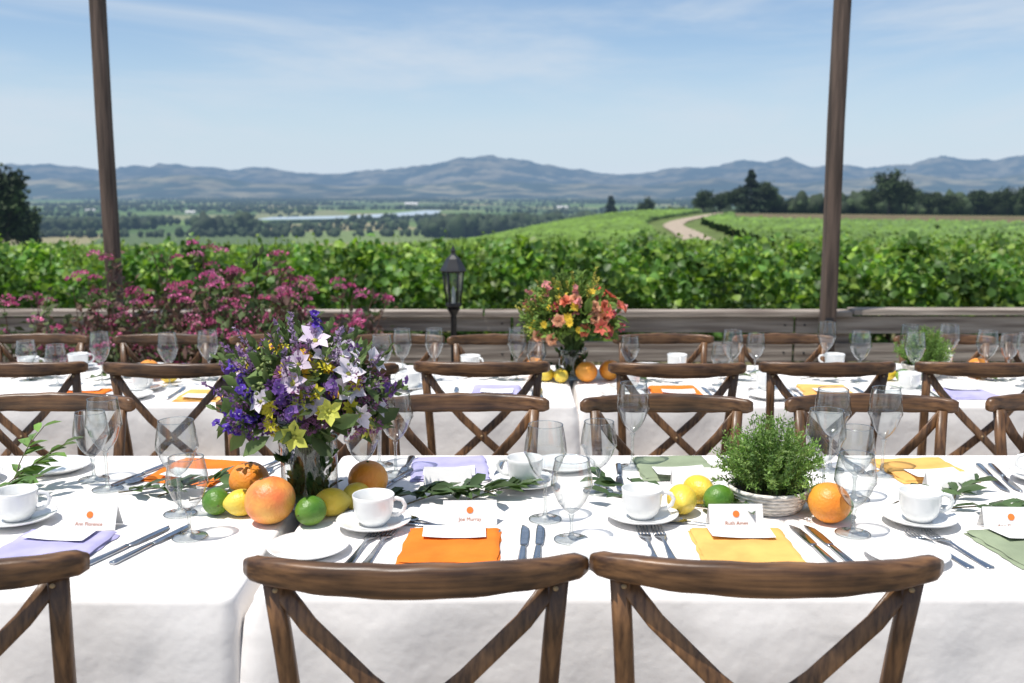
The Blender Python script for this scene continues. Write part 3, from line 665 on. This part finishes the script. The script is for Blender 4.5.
glass(WB,.070,2.024); glass(GO,.118,1.90,n='water_goblet'); glass(GO,.199,2.221,n='water_goblet'); glass(WG,.301,2.422)
glass(WB,-.284,2.36); glass(GO,-.352,2.27,n='water_goblet'); glass(WG,-.335,2.44)
nap('lav',-.155,2.40,rz=R(4),paper=-1.2); put(CS,'coffee_cup_and_saucer',(.030,2.26,T1),R(170)); card(-.15,2.262,R(178),i=2)
put(FK,'fork',(-.03,2.40,T1),R(178)); put(FK,'fork',(-.265,2.43,T1),R(178)); put(KN,'table_knife',(-.285,2.29,T1),R(160)); put(SP,'teaspoon',(-.06,2.30,T1),R(130)); put(PL,'side_plate',(.13,2.42,T1),0,1)
sprig(-.30,2.13,R(8),.17,13); sprig(-.24,2.10,R(25),.18,14); sprig(-.16,2.19,R(-25),.13,10); sprig(-.10,2.14,R(20),.15,12)
put(PL,'side_plate',(.185,1.80,T1)); put(CS,'coffee_cup_and_saucer',(.273,2.018,T1),R(-8))
put(FK,'fork',(.268,1.868,T1),R(1)); put(FK,'fork',(.300,1.868,T1),R(2)); nap('gold',.452,1.852,rz=R(-1)); card(.462,1.985,R(1),i=3)
put(SP,'teaspoon',(.40,1.985,T1),R(70)); put(KN,'table_knife',(.590,1.862,T1),R(5)); put(KN,'table_knife',(.622,1.862,T1),R(6))
nap('sage',.405,2.405,rz=R(2),paper=-1.2); card(.43,2.26,R(180),i=4); put(FK,'fork',(.55,2.42,T1),R(180)); put(KN,'table_knife',(.26,2.33,T1),R(175)); put(CS,'coffee_cup_and_saucer',(.60,2.30,T1),R(190))
sprig(.36,2.19,R(160),.17,14); sprig(.33,2.15,R(200),.12,10); sprig(.40,2.10,R(-40),.12,10)
for k,x,y,s in [('lemon',.365,2.065,1.1),('lemon',.414,2.135,1.1),('lime',.446,2.072,1.1),('orange',.664,2.008,.98),('lemon',.672,2.088,1),('lime',.70,2.04,.9)]: fruit(k,x,y,s=s)
glass(WB,.70,2.165); glass(GO,.770,2.165,n='water_goblet'); glass(WG,.905,2.36); glass(GO,.69,1.935,n='water_goblet'); glass(WB,.79,2.40)
put(PL,'side_plate',(.745,1.80,T1)); put(FK,'fork',(.825,1.845,T1),R(12)); put(FK,'fork',(.862,1.845,T1),R(12)); put(CS,'coffee_cup_and_saucer',(.850,2.0,T1),R(-5))
nap('gold',1.015,2.385,rz=R(4),paper=-1.2); card(1.01,2.225,R(181),i=5); card(1.02,1.965,R(-3),i=0); nap('sage',1.02,1.85,rz=R(6))
sprig(.93,2.08,R(-20),.18,13); sprig(1.05,2.06,R(10),.18,13); sprig(.80,2.07,R(20),.14,10); sprig(.98,2.13,R(40),.14,10)
put(KN,'table_knife',(1.16,2.33,T1),R(170)); put(KN,'table_knife',(1.19,2.33,T1),R(170)); put(FK,'fork',(.86,2.44,T1),R(180)); put(CS,'coffee_cup_and_saucer',(1.27,2.30,T1),R(170)); glass(WG,1.24,2.15); glass(WG,1.42,2.4)
nap('orange',1.48,2.38)

# herb bowl
def herb(x,y,z,s=1):
    b=B()
    for k in range(6):
        r=.062+.022*(k/5)**.7; n=48
        b.tube([((r+.0016*math.sin(j*math.pi+k*math.pi))*math.cos(2*math.pi*j/n),(r+.0016*math.sin(j*math.pi+k*math.pi))*math.sin(2*math.pi*j/n),.006+k*.0085) for j in range(n+1)],.0052,6,0)
    b.lathe([(.001,.004),(.060,.004),(.078,.046)],32,0); b.lathe([(.078,.042),(.001,.044)],24,1)
    put(b.mesh('wicker_bowl',[M_basket,M_soil]),'wicker_bowl',(x,y,z),0,s)
    c=C()
    for k in range(300):
        a=random.uniform(0,6.283); q=random.random()**.6; d0=np.array((.055*q*math.cos(a),.055*q*math.sin(a),.042)); e=np.array((math.cos(a)*q*.125,math.sin(a)*q*.115,.185-.085*q*q+random.uniform(-.05,.035)))
        md=(d0+e)/2+np.array((0,0,.025)); ctube(c,[d0,md,e],.0009,.0005,(.18,.24,.08),3)
        n=40; t=rng.uniform(.15,1,(n,1)); P=(1-t)**2*d0+2*t*(1-t)*md+t*t*e
        leaves(c,P+rng.normal(size=(n,3))*.0025,rng.uniform(.006,.012,n),U=rnd(n)+unit(e-d0)*.6,w=.2,col=random.choice([(.18,.30,.08),(.23,.37,.10),(.14,.24,.07),(.28,.40,.13)]),var=.3)
    put(c.mesh('thyme_plant',[M_herb]),'thyme_plant',(x,y,z),0,s)
herb(.562,2.104,T1)

# bouquets
def flower(c,p,n,k,L,w,col,cup=.3,fold=.12,center=None,oval=True):
    n=unit(np.asarray(n,float)); a=unit(np.cross(n,[.2,.3,.93])); b2=np.cross(n,a); ph=random.uniform(0,6)
    an=ph+2*np.pi*np.arange(k)/k+rng.normal(0,.08,k); rad=np.cos(an)[:,None]*a+np.sin(an)[:,None]*b2
    U=rad*math.cos(cup)+n*math.sin(cup)
    leaves(c,np.repeat(np.asarray(p)[None],k,0),L*rng.uniform(.85,1.1,k),U,n[None]+np.zeros((k,3)),w=w,fold=fold,col=col,var=.12,oval=oval)
    if center is not None: blobs(c,[np.asarray(p)+n*L*.08],[L*.16],center,.1,.2)
def bouquet(name,cx,cy,z0,rx,rz_,spec,vh,vr,leafcol,drop=.80,nleaf=620):
    b=B(); b.lathe([(.001,.004),(vr*.93,.004),(vr*.97,.010),(vr,.03),(vr,vh)],36,0); b.tube([(vr*math.cos(2*math.pi*k/32),vr*math.sin(2*math.pi*k/32),vh) for k in range(33)],.0016,6,1)
    b.lathe([(.001,0.0005),(vr*.95,.0005),(vr*.97,.006),(vr*.9,.011),(.001,.012)],32,1)
    par=bpy.data.objects.new(name,None); scene.collection.objects.link(par); par.location=(cx,cy,z0)
    put(b.mesh('glass_vase',[M_tg,M_sg]),'glass_vase',parent=par)
    c=C(); C0=np.array((0,0,vh+rz_*drop))
    def surf(f=1.,lo=-.35):
        while True:
            v=rnd(1)[0]
            if v[2]>lo: break
        return C0+v*np.array((rx,rx*.85,rz_))*f,v
    for k in range(70):
        p,v=surf(random.uniform(.5,1.),-.2); s=np.array((random.uniform(-1,1)*vr*.6,random.uniform(-1,1)*vr*.6,.015)); mid=np.array((v[0]*vr*.5,v[1]*vr*.5,vh+.01)); ctube(c,[s,mid,(mid+p)/2+[0,0,.01],p],.0022,.0013,(.10,.17,.045),5)
    n=110; P=np.stack([rng.uniform(-1,1,n)*vr*.7,rng.uniform(-1,1,n)*vr*.7,rng.uniform(.02,vh,n)],-1); leaves(c,P,rng.uniform(.03,.055,n),U=rnd(n)+[0,0,1],w=.25,col=(.06,.12,.03),oval=True)
    n=nleaf; v=rnd(n); v[:,2]=np.abs(v[:,2]+.25)-.35; P=C0+v*np.array((rx,rx*.85,rz_))*rng.uniform(.35,.98,(n,1)); leaves(c,P,rng.uniform(.03,.075,n),U=v+rnd(n)*.8,w=.24,col=leafcol,var=.5,oval=True)
    for kind,cnt,colr,bias in spec:
        for _ in range(cnt):
            best=None
            for __ in range(6):
                p,v=surf(random.uniform(.82,1.10)); sc=float(np.dot(v,np.array(bias)))+random.uniform(-.5,.5)
                if best is None or sc>best[0]: best=(sc,p,v)
            p,v=best[1],best[2]; n=v+np.array((0,-.25,.2))+rnd(1)[0]*.25
            if kind=='lily': flower(c,p,n,6,random.uniform(.030,.044),.30,colr,.45,center=(.5,.5,.1))
            elif kind=='daisy': flower(c,p,n,9,random.uniform(.016,.024),.25,colr,.3,center=(.5,.4,.04))
            elif kind=='rose':
                for q,(L,cu) in enumerate([(.032,.35),(.028,.8),(.022,1.15),(.014,1.35)]): flower(c,p,n,6,L,.5,np.array(colr)*(1-.08*q),cu,fold=.25)
            elif kind=='spray':
                ax=unit(v+np.array((0,0,.6))); 
                for j in range(15):
                    q=p+ax*(j/15*.09-.03)+rnd(1)[0]*.013*(1.3-j/15); flower(c,q,rnd(1)[0]+v,5,random.uniform(.009,.015),.45,colr,.35,center=(.6,.6,.6))
            elif kind=='pom': 
                m=60; u_=rnd(m); leaves(c,p+u_*.012,rng.uniform(.007,.012,m),U=u_,w=.3,col=colr,var=.4)
            elif kind=='spike':
                ax=unit(v+np.array((0,0,.5))); tip=p+ax*random.uniform(.02,.07); ctube(c,[p-ax*.06,tip],.0015,.001,(.1,.13,.05),4)
                m=46; t=rng.uniform(0,1,(m,1)); P=p-ax*.015+t*(tip-p+ax*.02)+rnd(m)*.008*(1.1-t); leaves(c,P,rng.uniform(.006,.012,m),U=rnd(m)+ax,w=.35,col=colr,var=.4)
            elif kind=='bud':
                m=7; q=p+rnd(m)*.018; blobs(c,q,np.full(m,.0045),colr,.3,.1)
            elif kind=='wisp':
                ax=unit(v+np.array((0,0,.4))); tip=p+ax*random.uniform(.02,.06); ctube(c,[p-ax*.08,tip],.0013,.0008,(.1,.15,.05),4); m=9
                t=np.linspace(0,1,m)[:,None]; leaves(c,p-ax*.03+t*(tip-p+ax*.03),.028,U=rnd(m)*.8+ax,w=.22,col=leafcol,var=.4,oval=True)
    put(c.mesh('flowers_and_stems',[M_petal]),'flowers_and_stems',parent=par)
bouquet('flower_bouquet',-.448,2.135,T1,.158,.140,[
 ('lily',17,(.86,.80,.86),(.7,-.7,.3)),('lily',9,(.80,.68,.80),(.0,-.7,.6)),('spray',6,(.12,.055,.42),(-.7,-.6,.0)),('spray',4,(.19,.09,.36),(-.4,-.3,.4)),
 ('spray',3,(.26,.13,.42),(.4,-.6,-.4)),('pom',22,(.19,.09,.27),(-.3,-.4,.3)),('pom',20,(.30,.13,.26),(.4,-.5,-.1)),('daisy',16,(.76,.68,.05),(-.1,-.8,.1)),('daisy',8,(.80,.50,.03),(.1,-.4,.8)),
 ('lily',7,(.68,.70,.12),(-.3,-.8,-.1)),
 ('spike',26,(.36,.26,.40),(0,-.1,.9)),('spike',18,(.30,.18,.35),(-.6,-.2,.5)),('bud',30,(.28,.34,.12),(0,0,.4)),('wisp',40,(.1,.1,.1),(.0,0,.5))],.150,.062,(.115,.175,.055),.55,760)
bouquet('flower_bouquet',.252,4.10,T2,.195,.150,[
 ('rose',8,(.85,.28,.16),(.5,-.5,.4)),('rose',7,(.88,.48,.28),(.2,-.6,.3)),('lily',10,(.85,.20,.13),(.6,-.4,.2)),('daisy',20,(.82,.58,.05),(-.3,-.5,.2)),('pom',12,(.60,.10,.16),(.5,-.4,.0)),
 ('spray',8,(.80,.32,.30),(.2,-.4,.5)),('bud',40,(.45,.50,.10),(-.4,0,.4)),('wisp',70,(.1,.1,.1),(-.3,0,.6)),('spike',20,(.55,.5,.1),(-.3,0,.6))],.125,.058,(.16,.26,.05),.8,700)

# ---------------------------------------------------------------- table 2 layout
for k,x,y in [('orange',.305,4.01),('orange',.405,4.05),('lemon',.20,4.0),('lemon',.14,4.03),('lime',.46,3.99),('orange',.10,4.12),('lemon',1.55,4.05),('orange',1.95,4.1),('lime',1.6,4.0),('orange',-1.5,4.05),('lemon',-1.4,4.0)]: fruit(k,x,y,T2)
for k,x,y in [('lav',-.061,3.95),('orange',.635,3.94),('gold',1.225,3.96),('orange',-1.66,3.88),('gold',-1.17,3.86),('sage',-.62,3.9),('lav',1.75,3.9),('gold',-2.2,3.9),('orange',2.3,3.9)]: nap(k,x,y-.14,T2,random.uniform(-.1,.1),paper=random.choice([True,-1]),sc=1)
for k,x in [('sage',-.3),('gold',.85),('lav',1.45),('orange',2.05),('lav',-1.4),('gold',-.8)]: nap(k,x,4.3,T2,paper=-1)
for x in (-2.0,-1.83,-1.65,-1.37,-1.25,-.85,-.52,-.45,-.32,.02,.10,.50,.84,.91,1.05,1.36,1.43,1.61,1.68,1.88,1.96,2.05,2.14): glass(random.choice([WG,WB,GO]),x,random.choice([3.93,4.05,4.15,4.25])+random.uniform(-.02,.02),T2)
for x,y in [(1.41,4.29),(1.875,4.28),(-2.07,4.2),(.72,4.28),(-.18,4.25),(-1.0,4.2),(.46,3.84),(1.0,3.84),(-.4,3.86),(-1.45,3.84),(1.56,3.84),(-1.9,4.3)]: put(CS,'coffee_cup_and_saucer',(x,y,T2),random.uniform(0,6))
for x,y in [(.42,3.72),(.98,3.70),(-.3,3.70),(1.5,3.70),(.6,4.3),(1.2,4.31),(1.65,4.3),(-1.6,4.3),(-.55,4.3),(-.95,3.7),(-1.45,3.70),(.0,4.31)]: put(PL,'side_plate',(x,y,T2),0,1.1)
for i,x in enumerate((.5,.53,.76,.79,1.08,1.11,-.22,.08,.11,-.75,-1.3,-1.04,1.36,1.62)): put(*((FK,'fork') if i%2 else (KN,'table_knife')),(x,3.78,T2),random.uniform(-.05,.05))
for k in range(12): sprig(-2.1+k*.37+random.uniform(-.05,.05),4.05,random.uniform(-.4,.4),.2,16,.06,T2,.03,col=(.08,.13,.04))
herb(1.74,4.15,T2,1.0)

# ---------------------------------------------------------------- light, world, camera
S=Vector((-.30,-.20,.93)).normalized()
sl=bpy.data.lights.new('sun','SUN'); sl.energy=5.0; sl.angle=R(.5); sl.color=(1,.95,.88)
so=bpy.data.objects.new('sun',sl); scene.collection.objects.link(so); so.rotation_euler=(-S).to_track_quat('-Z','Y').to_euler()
w=bpy.data.worlds.new('World'); scene.world=w; w.use_nodes=True; nt=w.node_tree; nt.nodes.clear()
out=N(nt,'ShaderNodeOutputWorld'); bg=N(nt,'ShaderNodeBackground'); bg.inputs[1].default_value=.132
sk=N(nt,'ShaderNodeTexSky',sky_type='NISHITA'); sk.sun_disc=False; sk.sun_elevation=math.asin(S.z); sk.sun_rotation=math.atan2(S.x,S.y)%(2*math.pi); sk.altitude=50; sk.air_density=1.0; sk.dust_density=.2; sk.ozone_density=3.5
tc=N(nt,'ShaderNodeTexCoord'); sep=N(nt,'ShaderNodeSeparateXYZ'); nt.links.new(tc.outputs['Generated'],sep.inputs[0])
hz=N(nt,'ShaderNodeMapRange',interpolation_type='SMOOTHSTEP'); hz.inputs['From Min'].default_value=-.02; hz.inputs['From Max'].default_value=.17; hz.inputs['To Min'].default_value=.95; hz.inputs['To Max'].default_value=0
nt.links.new(sep.outputs['Z'],hz.inputs['Value'])
mh=N(nt,'ShaderNodeMix',data_type='RGBA'); nt.links.new(hz.outputs[0],mh.inputs[0]); nt.links.new(sk.outputs[0],mh.inputs[6]); mh.inputs[7].default_value=(5.2,5.9,6.7,1)
mp=N(nt,'ShaderNodeMapping'); mp.inputs['Scale'].default_value=(1.0,1.0,6.0); mp.inputs['Rotation'].default_value=(0,R(9),0); mp.inputs['Location'].default_value=(.9,0,.55)
nt.links.new(tc.outputs['Generated'],mp.inputs['Vector'])
no=N(nt,'ShaderNodeTexNoise'); no.inputs['Scale'].default_value=2.0; no.inputs['Detail'].default_value=11; no.inputs['Roughness'].default_value=.58; no.inputs['Distortion'].default_value=.7
nt.links.new(mp.outputs['Vector'],no.inputs['Vector'])
mr=N(nt,'ShaderNodeMapRange',interpolation_type='SMOOTHSTEP'); mr.inputs['From Min'].default_value=.36; mr.inputs['From Max'].default_value=.66; mr.inputs['To Min'].default_value=.10; mr.inputs['To Max'].default_value=.78
nt.links.new(no.outputs['Fac'],mr.inputs['Value'])
md=N(nt,'ShaderNodeMix',data_type='RGBA',blend_type='MULTIPLY'); md.inputs[0].default_value=1; nt.links.new(mh.outputs[2],md.inputs[6]); md.inputs[7].default_value=(.86,.91,.96,1)
mx=N(nt,'ShaderNodeMix',data_type='RGBA'); nt.links.new(mr.outputs[0],mx.inputs[0]); nt.links.new(md.outputs[2],mx.inputs[6]); mx.inputs[7].default_value=(5.0,5.6,6.3,1)
nt.links.new(mx.outputs[2],bg.inputs[0]); nt.links.new(bg.outputs[0],out.inputs[0])
cam=bpy.data.cameras.new('camera'); co=bpy.data.objects.new('camera',cam); scene.collection.objects.link(co)
co.location=(0,0,1.45); co.rotation_euler=(R(90-8.66),0,0); cam.sensor_width=36; cam.lens=35; cam.clip_end=40000; cam.clip_start=.05
cam.dof.use_dof=True; cam.dof.focus_distance=2.15; cam.dof.aperture_fstop=4.8
scene.camera=co
scene.view_settings.view_transform='Standard'; scene.view_settings.look='None'; scene.view_settings.exposure=0
